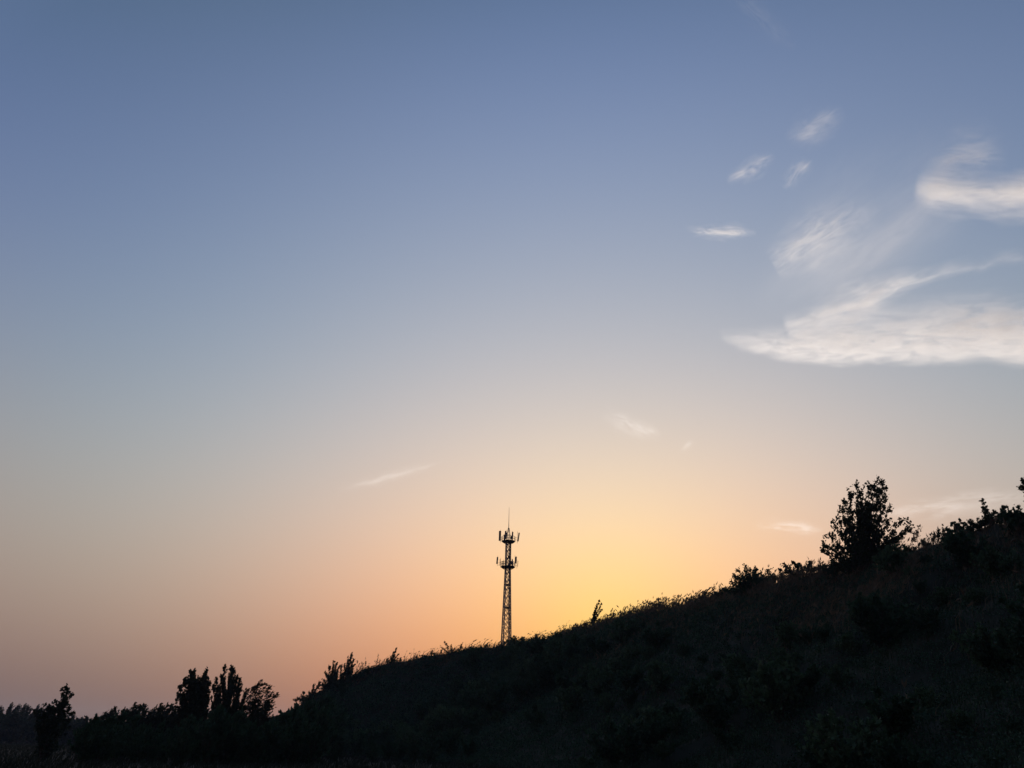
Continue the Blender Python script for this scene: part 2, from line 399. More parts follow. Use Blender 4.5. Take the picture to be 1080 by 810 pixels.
GL = 'row of wind-bent trees left of the poplars'
LAB = 'wind-bent tree in the low row left of the tall poplars'
mid = [rand_tree('windbreak_tree', LAB, 'tree', 7.0, 2.2, 16, 50 + k, GL, (0, 0, 0), lean=0.18,
                 leaf=0.34, wid=0.26, shoot=1.2, per_m=4.5, leaves=11, r0=0.09, up=0.8, wind=0.9, align=0.85, rnd=0.35, t0=0.1, taper=0.3, mat=M_POPLAR) for k in range(3)]
MID = [(84, 764), (92, 756), (99, 750), (107, 744), (117, 742), (126, 739), (136, 739), (146, 739), (155, 740), (164, 738), (173, 739), (181, 742), (189, 748)]
for k, (px, py) in enumerate(MID):
    D = 132 + 8 * rng.random()
    h = at(px, py - 3, D)[2]
    o = mid[k] if k < 3 else None
    loc = on_ground(px - 5, D) - [0, 0, 0.1]
    sc = h / 7.6
    if o is None: o = copy_thing(mid[k % 3], loc, rng.uniform(-0.5, 0.5), sc)
    else:
        o.location = loc; o.scale = (sc, sc, sc)
GF = 'hazy trees of the farthest line at left'
LABF = 'bluish hazy tree in the far tree line at the left edge'
far = [rand_tree('far_tree', LABF, 'tree', 11.0, 3.0, 16, 60 + k, GF, (0, 0, 0), lean=0.15,
                 leaf=0.5, wid=0.27, shoot=1.4, per_m=4, leaves=10, r0=0.12, up=0.8, wind=0.8, align=0.85, rnd=0.35, t0=0.1, taper=0.3, mat=M_POPLAR) for k in range(2)]
FAR = [(-30, 742), (-14, 741), (-4, 740), (4, 739), (11, 741), (18, 740), (25, 742), (31, 743), (38, 744), (52, 748), (68, 752), (78, 757), (90, 760)]
for k, (px, py) in enumerate(FAR):
    D = 430 + 30 * rng.random()
    h = at(px, py, D)[2]
    loc = on_ground(px - 4, D) - [0, 0, 0.1]
    sc = h / 12.0
    if k < 2:
        far[k].location = loc; far[k].scale = (sc, sc, sc)
    else: copy_thing(far[k % 2], loc, rng.uniform(-0.5, 0.5), sc)

# shrubs on the flat and on the hillside
GB = 'shrub belt under the farthest trees'
LABB = 'dark hazy shrub at the foot of the farthest tree line'
belt = [rand_tree('far_shrub', LABB, 'shrub', 5.0, 3.4, 20, 65 + k, GB, (0, 0, 0), lean=0.1, leaf=0.6, wid=0.35, shoot=1.4, per_m=4, leaves=10, r0=0.06,
                  up=0.5, wind=0.4, align=0.5, t0=0.0, mat=M_POPLAR, parts=('stem', 'foliage')) for k in range(2)]
for k, px in enumerate(range(-24, 130, 11)):
    D = 400 + 20 * rng.random(); sc = rng.uniform(1.7, 2.5)
    loc = on_ground(px + rng.uniform(-3, 3), D) - [0, 0, 0.3]
    if k < 2:
        belt[k].location = loc; belt[k].scale = (sc, sc, sc)
    else: copy_thing(belt[k % 2], loc, rng.uniform(0, 6.28), sc)
GS = 'shrubs massed at the foot of the left trees'
LABS = 'dark green shrub in the thicket at the foot of the left trees'
low = [rand_tree('thicket_shrub', LABS, 'shrub', 3.2, 1.6, 16, 70 + k, GS, (0, 0, 0), lean=0.12, leaf=0.26, wid=0.3, shoot=0.8, per_m=6, leaves=11, r0=0.04,
                 up=0.8, wind=0.6, align=0.75, rnd=0.45, t0=0.05, mat=M_SHRUB, parts=('stem', 'foliage')) for k in range(3)]
kk = 0
for px in list(range(86, 335, 9)) + list(range(90, 330, 17)):
    px2 = px + rng.uniform(-4, 4); D = rng.uniform(78, 96)
    top = 758 + 6 * math.sin(px * 0.05) + rng.uniform(-5, 9) - (px - 85) * 0.03
    if px > 285: top -= (px - 285) * 0.15; D += 10
    if kk >= 28: top += 9; D -= 9
    h = at(px2, top, D)[2]; sc = h / 3.4
    loc = on_ground(px2, D) - [0, 0, 0.1]
    if kk < 3:
        low[kk].location = loc; low[kk].scale = (sc, sc, sc)
    else: copy_thing(low[kk % 3], loc, rng.uniform(-0.6, 0.6), sc)
    kk += 1
for k in range(46):
    px = 250 + 340 * rng.random(); D = rng.uniform(95, 150)
    if k < 18: px = 285 + 75 * rng.random(); D = rng.uniform(150, 196)
    q = at(px, 790, D); q[2] = ground_z(q)
    copy_thing(low[k % 3], q - [0, 0, 0.2], rng.uniform(0, 6.28), rng.uniform(0.6, 1.15), 'leafy shrub at the foot of the left end of the hill', 'shrubs along the foot of the left hill end')
for px, py, D in [(268, 752, 112), (277, 755, 108), (285, 752, 118), (293, 750, 124), (300, 745, 130), (307, 743, 128), (314, 740, 135), (322, 738, 140), (329, 735, 138), (337, 734, 145), (296, 757, 110), (310, 752, 112), (325, 748, 118), (281, 760, 100)]:
    q = on_ground(px, D); hh = at(px, py, D)[2] - q[2]
    copy_thing(low[int(px) % 3], q - [0, 0, 0.2], rng.uniform(-0.5, 0.5), hh / 3.3, 'tall leafy shrub filling the gap between the left trees and the hill', 'shrubs between the left trees and the hill')
GH = 'shrubs covering the dark hillside'
LABH = 'dark leafy shrub in the undergrowth on the shaded hillside'
slope = [rand_tree('hillside_shrub', LABH, 'shrub', 2.2, 1.5, 16, 80 + k, GH, (0, 0, 0), lean=0.08, leaf=0.17, wid=0.4, shoot=0.6, per_m=8, leaves=12, r0=0.035,
                   up=0.6, wind=0.25, align=0.45, t0=0.1, mat=M_PALE if k % 2 else M_SHRUB, parts=('stem', 'foliage')) for k in range(4)]
kk = 0; tries = 0
placed = []
while kk < 230 and tries < 20000:
    tries += 1
    px = rng.uniform(300, 1120); D = rng.uniform(30, 185)
    d = ray(px, 700); a = np.array([d[0], d[1]]) / math.hypot(d[0], d[1])
    xy = a * D
    h, dd = terrain(xy[None]); h = float(h[0]); dd = float(dd[0])
    if h < 0.3 or dd < 6: continue
    if vnoise(xy[:1], xy[1:], 31, 16)[0] < 0.36: continue
    b_ = math.degrees(math.atan2(xy[0], xy[1]))
    if 11 < b_ < 27 and dd < 17: continue
    if any(np.hypot(*(xy - q)) < 2.6 for q in placed): continue
    placed.append(xy)
    sc = (0.5 + 1.5 * rng.random() ** 1.8) * (1.0 if D > 50 else 0.75) * (1.2 if D > 120 else 1)
    loc = (xy[0], xy[1], h - 0.35)
    if kk < 4:
        slope[kk].location = loc; slope[kk].scale = (sc, sc, sc)
    else: copy_thing(slope[kk % 4], loc, rng.uniform(0, 6.28), sc)
    kk += 1

# weeds standing out of the grass along the crest
GW = 'weeds standing along the hill crest'
LABW = 'thin dark weed sticking up out of the grass on the hill crest'
weeds = [rand_tree('crest_weed', LABW, 'weed', 1.5, 0.35, 5, 90 + k, GW, (0, 0, 0), lean=0.25, leaf=0.2, wid=0.28, shoot=0.35, per_m=7, leaves=6, r0=0.02,
                   up=0.7, wind=0.5, align=0.6, t0=0.25, mat=M_SHRUB, parts=('stem', 'foliage')) for k in range(4)]
kk = 0
for px in np.r_[np.linspace(404, 600, 26), np.linspace(606, 775, 24), np.linspace(780, 900, 12), np.linspace(955, 1080, 16)]:
    px = px + rng.uniform(-4, 4)
    i = [q[0] for q in RIDGE_PX]
    py = np.interp(px, i, [q[1] for q in RIDGE_PX]); D = np.interp(px, i, [q[2] for q in RIDGE_PX])
    q = at(px, py, D - rng.uniform(0, 2.0)); q[2] = ground_z(q) - 0.05
    sc = rng.uniform(0.45, 1.15) * (0.8 if px > 940 else 1.0)
    if kk < 4: weeds[kk].location = q; weeds[kk].scale = (sc, sc, sc)
    else: copy_thing(weeds[kk % 4], q, rng.uniform(-0.6, 0.6), sc)
    kk += 1

GC = 'small shrubs along the crest line'
LABC = 'small dark shrub half sunk in the grass of the hill crest'
for px, sc in [(432, .6), (447, .75), (458, .5), (496, .6), (512, .45), (552, .6), (566, .8), (580, .55), (607, .9), (617, .6), (652, .5), (664, .65), (676, .45), (688, .6), (705, .55), (718, .7), (728, .6), (757, .9), (764, 1.1), (815, .8), (872, .9), (880, 1.1), (890, 1.2),
               (900, 1.1), (922, 1.2), (935, 1.1), (946, .9), (960, .6), (978, .5), (1024, .6), (1034, .8), (1066, 1.1), (1074, 1.3), (1090, 1.3)]:
    i = [q[0] for q in RIDGE_PX]
    D = np.interp(px, i, [q[2] for q in RIDGE_PX]) - rng.uniform(0.5, 2.5)
    q = at(px, np.interp(px, i, [q[1] for q in RIDGE_PX]), D); q[2] = ground_z(q) - 0.1
    copy_thing(slope[int(px) % 4], q, rng.uniform(0, 6.28), sc * 0.75, LABC, GC)

# ------------------------------------------------------------------ ground cover on the hill (countless: stuff)
def hill_points(n, dmin, dmax, power=1.0):
    """random points on the near slope; nearer ones more often"""
    P = []
    need = n
    while need > 0:
        az = rng.uniform(math.radians(-32), math.radians(42), n * 2)
        D = 18 + (210 - 18) * rng.random(n * 2) ** power
        xy = np.stack([np.sin(az) * D, np.cos(az) * D], 1)
        h, dd = terrain(xy)
        ok = (h > 0.15) & (dd > dmin) & (dd < dmax)
        q = np.c_[xy[ok], h[ok] - 0.25, dd[ok]]
        P.append(q[:need]); need -= len(q)
    return np.vstack(P)


def blades(P, H, W, lean, r, plume=0.0):
    """curved two-step grass blades, some with a seed plume"""
    n = len(P)
    th = r.uniform(0, 2 * math.pi, n); side = np.stack([np.cos(th), np.sin(th), np.zeros(n)], 1)
    d = np.stack([lean + r.normal(size=n) * 0.25, r.normal(size=n) * 0.25, np.ones(n)], 1)
    b0 = P
    b1 = P + d * [0.45, 0.45, 1] * (H * 0.55)[:, None]
    b2 = P + d * [1.25, 1.25, 1] * (H * 0.98)[:, None]
    w = (W)[:, None]
    v = np.stack([b0 - side * w, b0 + side * w, b1 + side * w * .8, b1 - side * w * .8, b2 + side * w * .15, b2 - side * w * .15], 1).reshape(-1, 3)
    k = np.arange(n) * 6
    f = np.concatenate([np.stack([k, k + 1, k + 2, k + 3], 1), np.stack([k + 3, k + 2, k + 4, k + 5], 1)])
    if plume > 0:
        m = r.random(n) < plume
        Q = b2[m]; A = d[m] * [2.2, 2.2, 0.8]
        pv = []; pf = []
        for rep in range(3):
            vv, ff = leaf_quads(Q - [0, 0, 0.08], A + r.normal(size=A.shape) * 0.15, (0.42 + 0.35 * r.random(m.sum())), 0.1, r)
            pv.append(vv); pf.append(ff)
        off = len(v)
        for vv, ff in zip(pv, pf):
            v = np.vstack([v, vv]); f = np.vstack([f, ff + off]); off += len(vv)
    return v, f


def cat_mesh(parts):
    vs, fs, o = [], [], 0
    for v, f in parts:
        vs.append(v); fs.append(f + o); o += len(v)
    return np.vstack(vs), np.vstack(fs)


def crest_points(n, px0, px1, w0, w1):
    """points along the crest between two places of the ridge"""
    c0 = np.interp(px0, [p[0] for p in RIDGE_PX], cum[1:-1]); c1 = np.interp(px1, [p[0] for p in RIDGE_PX], cum[1:-1])
    s = rng.uniform(c0, c1, n)
    q = np.stack([np.interp(s, cum, RP[:, k]) for k in range(2)], 1)
    q2 = np.stack([np.interp(s + .5, cum, RP[:, k]) for k in range(2)], 1)
    t = q2 - q; t /= np.linalg.norm(t, axis=1, keepdims=True)
    nrm = np.stack([t[:, 1], -t[:, 0]], 1)
    xy = q + nrm * rng.uniform(w0, w1, n)[:, None]
    h, _ = terrain(xy)
    return np.c_[xy, h - 0.28]


parts = []
def addgrass(P, h0, h1, w, lean, plume, clump=None):
    n = len(P)
    H = rng.uniform(h0, h1, n)
    if clump: H = H * (0.35 + 1.0 * vnoise(P[:, 0], P[:, 1], clump, 2.3))
    parts.append(blades(P[:, :3], H, np.full(n, w) * rng.uniform(.6, 1.3, n), lean, rng, plume))

addgrass(crest_points(5200, 590, 760, -1.5, 5), 0.7, 1.7, 0.035, 0.35, 0.25, 5)
addgrass(crest_points(420, 640, 765, -1, 3), 1.3, 2.5, 0.05, 0.4, 0.9)
addgrass(crest_points(3200, 760, 905, -1.5, 5), 0.6, 1.5, 0.03, 0.2, 0.2, 6)
addgrass(crest_points(130, 760, 1000, -1, 3), 1.3, 2.2, 0.03, 0.15, 0.9)
addgrass(crest_points(2800, 930, 1200, -1.5, 5), 0.4, 1.0, 0.018, 0.15, 0.1, 8)
addgrass(crest_points(5000, 320, 600, -2, 6), 0.3, 1.1, 0.05, 0.45, 0.15, 9)
addgrass(crest_points(240, 400, 600, -1, 3), 1.0, 2.4, 0.06, 0.45, 0.5)
# the belt of tall dry grass under the crest on the right half
P = hill_points(60000, 0.5, 26, 0.9)
xz = vnoise(P[:, 0], P[:, 1], 12, 14)
bear = np.degrees(np.arctan2(P[:, 0], P[:, 1]))
keep = (P[:, 0] > 2) & (rng.random(len(P)) < np.clip(1.2 - P[:, 3] / 13 + (xz - 0.5), 0.01, 1) * np.where(bear < 29, 1.3, 0.3))
addgrass(P[keep], 0.6, 1.6, 0.022, 0.3, 0.12, 10)
v, f = cat_mesh(parts)
tag(mesh_obj('tall_grass', v, f, M_GRASS), 'dry tall grass with seed plumes along the hill crest', 'grass', kind='stuff')

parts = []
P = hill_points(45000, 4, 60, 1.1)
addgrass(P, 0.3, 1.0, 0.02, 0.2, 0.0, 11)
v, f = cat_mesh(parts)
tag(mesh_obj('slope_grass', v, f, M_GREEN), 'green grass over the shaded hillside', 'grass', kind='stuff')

# leafy undergrowth in clumps
P = np.vstack([hill_points(5200, 2, 70, 1.25), hill_points(4200, 2, 70, 0.62)])
K = 34
rad = rng.uniform(0.35, 1.0, len(P)) * np.clip(np.hypot(P[:, 0], P[:, 1]) / 90, 0.8, 1.7) * (0.5 + vnoise(P[:, 0], P[:, 1], 21, 9))
ctr = np.repeat(P[:, :3], K, 0); rr = np.repeat(rad, K)[:, None]
off = rng.normal(size=(len(ctr), 3)); off /= np.linalg.norm(off, axis=1, keepdims=True); off *= rng.random((len(ctr), 1)) ** 0.4
off[:, 2] = np.abs(off[:, 2]) * 0.95
LPp = ctr + off * rr + [0, 0, 0.1]
v, f = leaf_quads(LPp, off + rng.normal(size=off.shape) * 0.6 + [0.2, 0, 0.2], rng.uniform(0.09, 0.2, len(ctr)) * np.clip(np.hypot(ctr[:, 0], ctr[:, 1]) / 70, 0.8, 2.2), 0.36, rng)
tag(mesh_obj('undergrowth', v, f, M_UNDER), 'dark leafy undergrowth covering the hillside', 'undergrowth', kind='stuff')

# grass of the field at the left
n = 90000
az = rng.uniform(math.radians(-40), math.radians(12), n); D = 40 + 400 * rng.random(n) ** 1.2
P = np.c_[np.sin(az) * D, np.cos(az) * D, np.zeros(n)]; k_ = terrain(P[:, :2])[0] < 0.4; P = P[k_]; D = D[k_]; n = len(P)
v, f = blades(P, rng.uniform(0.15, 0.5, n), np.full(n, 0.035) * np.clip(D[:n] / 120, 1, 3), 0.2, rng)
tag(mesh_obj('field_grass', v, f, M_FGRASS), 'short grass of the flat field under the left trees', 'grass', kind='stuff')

# ------------------------------------------------------------------ telecom tower
TD = 186.5
tb = at(533.7, 681, TD)
tz = ground_z(tb) - 0.3
tower = thing('lattice_tower', 'slim steel lattice phone mast with two antenna platforms on the hill', 'tower', (tb[0], tb[1], tz))


def hgt(py):
    """height on the mast that the picture row shows"""
    lo, hi = 0.0, 60.0
    for _ in range(50):
        m = (lo + hi) / 2
        p = np.array([tb[0], tb[1], tz + m]) - CAM
        # project
        c, s = math.cos(PITCH), math.sin(PITCH)
        zf = p[1] * c + p[2] * s; yv = -p[1] * s + p[2] * c; xv = p[0]
        X, Y = FPX * xv / zf, FPX * yv / zf
        cr, sr = math.cos(-ROLL), math.sin(-ROLL)
        Yp = X * sr + Y * cr
        if 405 - Yp > py: lo = m
        else: hi = m
    return (lo + hi) / 2


H_TOP, H_P2, H_P1, H_R2, H_R1 = hgt(557), hgt(571), hgt(598), hgt(617), hgt(641)
H_ROD = hgt(535)
WB, WT = 0.98, 0.54          # half widths at the foot and at the upper platform


def hw(z):
    return WB + (WT - WB) * min(1.0, z / H_P1) if z < H_P1 else WT


ROT = math.radians(17)
def corner(z, k, w=None):
    a = ROT + math.pi / 4 + k * math.pi / 2; q = (w or hw(z)) * math.sqrt(2)
    return np.array([math.cos(a) * q, math.sin(a) * q, z])


for k in range(4):
    t = Tubes()
    zs = [0, H_P1, H_P2 + 0.2]
    t.add([corner(z, k) for z in zs], [0.13, 0.11, 0.095], 6)
    t.build('leg', M_STEEL, tower)
t = Tubes()
z = 0.0; lv = [0.0]
while z < H_P2 - 0.6:
    z += 1.5 + 0.7 * hw(z); lv.append(min(z, H_P2))
for i in range(len(lv) - 1):
    a, b2 = lv[i], lv[i + 1]
    for k in range(4):
        t.add([corner(a, k), corner(b2, k + 1)], [0.075, 0.075], 4)
        t.add([corner(a, k + 1), corner(b2, k)], [0.075, 0.075], 4)
        t.add([corner(b2, k), corner(b2, k + 1)], [0.06, 0.06], 4)
t.build('bracing', M_STEEL, tower)
# ladder and feeder cables inside the mast
t = Tubes()
def inner(z, u, v2):
    w_ = hw(z) * 0.9; c_, s_ = math.cos(ROT), math.sin(ROT)
    return (c_ * u * w_ - s_ * v2 * w_, s_ * u * w_ + c_ * v2 * w_, z)


for dx in (0.45, 0.8):
    t.add([inner(q, dx, 0.8) for q in (0, H_P1, H_P2)], [0.022] * 3, 4)
for q in np.arange(0.3, H_P2, 0.45):
    t.add([inner(q, 0.45, 0.8), inner(q, 0.8, 0.8)], [0.012, 0.012], 4)
t.build('ladder', M_STEEL, tower)
t = Tubes()
for dx in (0.5, 0.62, 0.74):
    t.add([inner(q, 0.82, dx - 1.2) for q in (0, H_P1, H_P2)], [0.03] * 3, 5)
t.build('feeder_cables', M_CABLE, tower)


def disc(name, z0, r0, z1, r1, n, mat, hole=0.0):
    vs, fs = [], []
    for zz, rr in ((z0, r0), (z1, r1)):
        for i in range(n):
            a = 2 * math.pi * i / n; vs.append((math.cos(a) * rr, math.sin(a) * rr, zz))
    fs = [tuple(range(n))[::-1], tuple(range(n, 2 * n))] + [(i, (i + 1) % n, n + (i + 1) % n, n + i) for i in range(n)]
    return mesh_obj(name, vs, fs, mat, tower)


for zr in (H_R1, H_R2):
    disc('rest_platform', zr - 0.16, hw(zr) * 0.95, zr + 0.16, hw(zr) * 1.12, 8, M_DECK)


def platform(zd, R, spec, seed):
    """a round deck on a shallow cone of struts with a railing; sector antennas on poles outside the rail"""
    r = np.random.default_rng(seed)
    pf = disc('platform', zd - 0.12, R * 0.93, zd, R, 24, M_DECK)
    t = Tubes()
    for i in range(12):
        a = 2 * math.pi * i / 12
        t.add([(math.cos(a) * WT, math.sin(a) * WT, zd - 0.75), (math.cos(a) * R * .95, math.sin(a) * R * .95, zd - 0.1)], [0.045, 0.04], 4)
    for zz, rr in ((zd - 0.75, WT), (zd - 0.4, (WT + R) / 2)):
        t.add([(math.cos(a) * rr, math.sin(a) * rr, zz) for a in np.linspace(0, 2 * math.pi, 17)], [0.04] * 17, 4)
    t.build('platform_strut', M_DECK, pf)
    t = Tubes()
    for zz in (0.55, 1.1):
        t.add([(math.cos(a) * R, math.sin(a) * R, zd + zz) for a in np.linspace(0, 2 * math.pi, 25)], [0.045] * 25, 4)
    for i in range(12):
        a = 2 * math.pi * i / 12
        t.add([(math.cos(a) * R, math.sin(a) * R, zd), (math.cos(a) * R, math.sin(a) * R, zd + 1.1)], [0.042, 0.042], 4)
    t.build('railing', M_STEEL, pf)
    for a_deg, rad, z0, h, w, dpt, tilt in spec:
        a = math.radians(a_deg); c = np.array([math.cos(a), math.sin(a), 0]); s = np.array([-math.sin(a), math.cos(a), 0])
        pos = c * rad + UP * (zd + z0)
        t = Tubes()
        t.add([c * (rad - 0.18) + UP * (zd + z0 - 0.5), c * (rad - 0.18) + UP * (zd + z0 + h + 0.35)], [0.035, 0.035], 5)
        for q in (0.25, 0.8):
            t.add([c * (R - 0.05) + UP * (zd + 0.2 + q), c * (rad - 0.18) + UP * (zd + 0.2 + q)], [0.03, 0.03], 4)
        pole = t.build('antenna_pole', M_STEEL, tower)
        vs = []
        prof = [(-1, -1), (1, -1), (1, 0.3), (0.6, 1), (-0.6, 1), (-1, 0.3)]
        for zz, off, k2 in ((0, 0.0, 0.85), (0.06, 0, 1), (h - 0.06, tilt, 1), (h, tilt, 0.85)):
            for u, v2 in prof:
                vs.append(pos + s * u * w / 2 * k2 + c * (v2 * dpt / 2 * k2 + off) + UP * zz)
        n6 = 6
        fs = [tuple(range(n6))[::-1], tuple(range(3 * n6, 4 * n6))]
        for lv2 in range(3):
            fs += [(lv2 * n6 + i, lv2 * n6 + (i + 1) % n6, (lv2 + 1) * n6 + (i + 1) % n6, (lv2 + 1) * n6 + i) for i in range(n6)]
        mesh_obj('antenna', vs, fs, M_ANT, tower)


# columns: bearing, radius, foot above deck, height, width, depth, tilt
platform(H_P2, 1.75, [(183, 2.2, 0.1, 2.5, 0.62, 0.55, 0.0), (2, 2.45, 0.1, 2.2, 0.4, 0.32, 0.25), (122, 2.0, 0.3, 1.9, 0.34, 0.2, 0.1), (242, 1.5, 0.6, 1.7, 0.4, 0.22, 0.1), (300, 2.0, 0.3, 1.7, 0.34, 0.2, 0.1), (60, 1.9, 0.3, 1.7, 0.34, 0.2, 0.1)], 1)
platform(H_P1, 1.85, [(178, 2.75, 0.75, 1.7, 0.4, 0.36, -0.1), (8, 1.95, 1.0, 1.7, 0.42, 0.4, 0.1), (0, 2.45, 0.1, 1.5, 0.1, 0.1, 0.1), (205, 2.2, 0.1, 1.6, 0.1, 0.1, 0.0), (125, 2.2, 0.3, 1.6, 0.3, 0.2, 0.0), (300, 2.2, 0.2, 1.3, 0.3, 0.2, 0.0), (55, 2.2, 0.3, 1.5, 0.3, 0.2, 0.0)], 2)
# radio boxes fixed round the mast above the decks
for zb, ang in ((H_P2 + 0.5, 200), (H_P2 + 1.3, 230), (H_P2 + 0.7, 20), (H_P1 + 0.5, 230), (H_P1 + 0.6, 330), (H_P1 + 1.9, 280)):
    a = math.radians(ang); c = np.array([math.cos(a), math.sin(a)]) * (WT + 0.3)
    vs = [(c[0] + dx, c[1] + dy, zb + dz) for dz in (0, 0.7) for dx, dy in ((-.22, -.15), (.22, -.15), (.22, .15), (-.22, .15))]
    vs += [(c[0] + dx * .8, c[1] + dy * .8, zb + 0.78) for dx, dy in ((-.22, -.15), (.22, -.15), (.22, .15), (-.22, .15))]
    fs = [(3, 2, 1, 0)] + [(l * 4 + i, l * 4 + (i + 1) % 4, l * 4 + 4 + (i + 1) % 4, l * 4 + 4 + i) for l in (0, 1) for i in range(4)] + [(8, 9, 10, 11)]
    mesh_obj('radio_box', vs, fs, M_DECK, tower)
# tapering head and lightning rod
t = Tubes()
for k in range(4):
    t.add([corner(H_P2, k, WT), corner(H_TOP, k, 0.12)], [0.06, 0.05], 5)
    t.add([corner((H_P2 + H_TOP) / 2, k, 0.34), corner((H_P2 + H_TOP) / 2, k + 1, 0.34)], [0.035, 0.035], 4)
    t.add([corner(H_P2, k, WT), corner((H_P2 + H_TOP) / 2, k + 1, 0.34)], [0.03, 0.03], 4)
    t.add([corner((H_P2 + H_TOP) / 2, k, 0.34), corner(H_TOP, k + 1, 0.12)], [0.03, 0.03], 4)
t.build('mast_head', M_STEEL, tower)
t = Tubes(); t.add([(0, 0, H_TOP - 0.3), (0, 0, H_TOP + 0.6), (0, 0, H_TOP + 2.0), (0, 0, H_ROD)], [0.10, 0.085, 0.06, 0.03], 6)
t.build('lightning_rod', M_STEEL, tower)

# ------------------------------------------------------------------ light, sky
# the sun has just set behind the hill: the ground lies in its shade, the high clouds still catch it
GLOW = ray(642, 690)
sun_el = math.radians(-2.0); sun_az = math.atan2(GLOW[0], GLOW[1])     # bearing from +Y towards +X
SUN = np.array([math.sin(sun_az) * math.cos(sun_el), math.cos(sun_az) * math.cos(sun_el), math.sin(sun_el)])
sl = bpy.data.lights.new('sun', 'SUN'); sl.energy = 4.0; sl.angle = math.radians(0.5); sl.color = (1.0, 0.93, 0.83)
so = link(bpy.data.objects.new('sun', sl)); so.rotation_euler = Vector([float(-v) for v in SUN]).to_track_quat('-Z', 'Y').to_euler()

w = bpy.data.worlds.new('World'); scene.world = w; w.use_nodes = True
nt = w.node_tree; N, L = nt.nodes, nt.links; N.clear()
out = N.new('ShaderNodeOutputWorld'); bg = N.new('ShaderNodeBackground'); bg.inputs['Strength'].default_value = 0.1
L.new(bg.outputs[0], out.inputs['Surface'])


def math_node(nt, op, a, b=None, c=None, clamp=False):
    n = nt.nodes.new('ShaderNodeMath'); n.operation = op; n.use_clamp = clamp
    for i, x in enumerate((a, b, c)):
        if x is None: continue
        if isinstance(x, (int, float)): n.inputs[i].default_value = float(x)
        else: nt.links.new(x, n.inputs[i])
    return n.outputs[0]


# colour of the dusk sky by height above the horizon (u) and angle from the sun (v)
COEF = [(-0.5637, -1.5294, -3.6894), (0.0131, -2.6382, 4.1401), (-6.7690, 4.4731, -3.7378), (6.3797, -4.7340, -0.0649), (-0.9238, 1.5049, 0.6067), (8.4909, 12.7485, 17.8016), (3.9768, -0.3979, -19.7027), (0.3448, -2.6867, 11.7811), (0.4539, 4.9557, -0.2532), (-34.1771, -35.7991, -34.4595), (-6.0570, 2.8897, 29.6865), (-11.9366, -10.1271, -13.0715), (48.2944, 41.2053, 25.2872), (18.8802, 7.8659, -11.9740), (-30.0067, -20.3876, -4.5837)]
tc = N.new('ShaderNodeTexCoord')
nrm = N.new('ShaderNodeVectorMath'); nrm.operation = 'NORMALIZE'; L.new(tc.outputs['Generated'], nrm.inputs[0])
sp = N.new('ShaderNodeSeparateXYZ'); L.new(nrm.outputs[0], sp.inputs[0])
dt = N.new('ShaderNodeVectorMath'); dt.operation = 'DOT_PRODUCT'; L.new(nrm.outputs[0], dt.inputs[0]); dt.inputs[1].default_value = tuple(float(v) for v in GLOW)
u = math_node(nt, 'MINIMUM', math_node(nt, 'MAXIMUM', sp.outputs['Z'], -0.02), 0.82)
gam = math_node(nt, 'ARCCOSINE', dt.outputs['Value'])
vv = math_node(nt, 'MINIMUM', gam, 1.0)
pw = {0: None}
u2 = math_node(nt, 'MULTIPLY', u, u); u3 = math_node(nt, 'MULTIPLY', u2, u)
v2 = math_node(nt, 'MULTIPLY', vv, vv); v3 = math_node(nt, 'MULTIPLY', v2, vv)
U = [None, u, u2, u3, math_node(nt, 'MULTIPLY', u2, u2)]; VV = [None, vv, v2, v3, math_node(nt, 'MULTIPLY', v2, v2)]
acc = None; idx = 0
for i in range(5):
    for j in range(5):
        if i + j > 4: continue
        c = COEF[idx]; idx += 1
        if i == 0 and j == 0:
            cv = N.new('ShaderNodeCombineXYZ')
            for q in range(3): cv.inputs[q].default_value = c[q]
            acc = cv.outputs[0]; continue
        mono = U[i] if j == 0 else VV[j] if i == 0 else math_node(nt, 'MULTIPLY', U[i], VV[j])
        n = N.new('ShaderNodeVectorMath'); n.operation = 'MULTIPLY_ADD'
        L.new(mono, n.inputs[0]); n.inputs[1].default_value = c; L.new(acc, n.inputs[2]); acc = n.outputs[0]
sx = N.new('ShaderNodeSeparateXYZ'); L.new(acc, sx.inputs[0])
cb = N.new('ShaderNodeCombineXYZ')
for q in range(3):
    L.new(math_node(nt, 'MULTIPLY', math_node(nt, 'EXPONENT', sx.outputs[q]), 10.0), cb.inputs[q])
sky = N.new('ShaderNodeTexSky'); sky.sky_type = 'NISHITA'; sky.sun_disc = False
sky.sun_elevation = sun_el; sky.sun_rotation = sun_az; sky.dust_density = 2.0; sky.air_density = 1.0; sky.ozone_density = 2.0
mr = N.new('ShaderNodeMapRange'); mr.interpolation_type = 'SMOOTHSTEP'
mr.inputs['From Min'].default_value = 1.15; mr.inputs['From Max'].default_value = 1.9; mr.inputs['To Max'].default_value = 0.75
L.new(gam, mr.inputs['Value'])
mx = N.new('ShaderNodeMix'); mx.data_type = 'RGBA'
ci = [s for s in mx.inputs if s.type == 'RGBA']; co = [s for s in mx.outputs if s.type == 'RGBA'][0]
L.new(mr.outputs['Result'], mx.inputs[0]); L.new(cb.outputs[0], ci[0]); L.new(sky.outputs[0], ci[1]); L.new(co, bg.inputs['Color'])


# ------------------------------------------------------------------ clouds: real volumes, lit by the sun and the sky
def fcurve(nt, sock, pts):
    n = nt.nodes.new('ShaderNodeFloatCurve'); m = n.mapping; m.use_clip = False
    c = m.curves[0]
    while len(c.points) < len(pts): c.points.new(0.5, 0.5)
    for p, (x, y) in zip(c.points, pts): p.location = (x, y); p.handle_type = 'AUTO'
    m.update()
    nt.links.new(sock, n.inputs['Value'])
    return n.outputs[0]


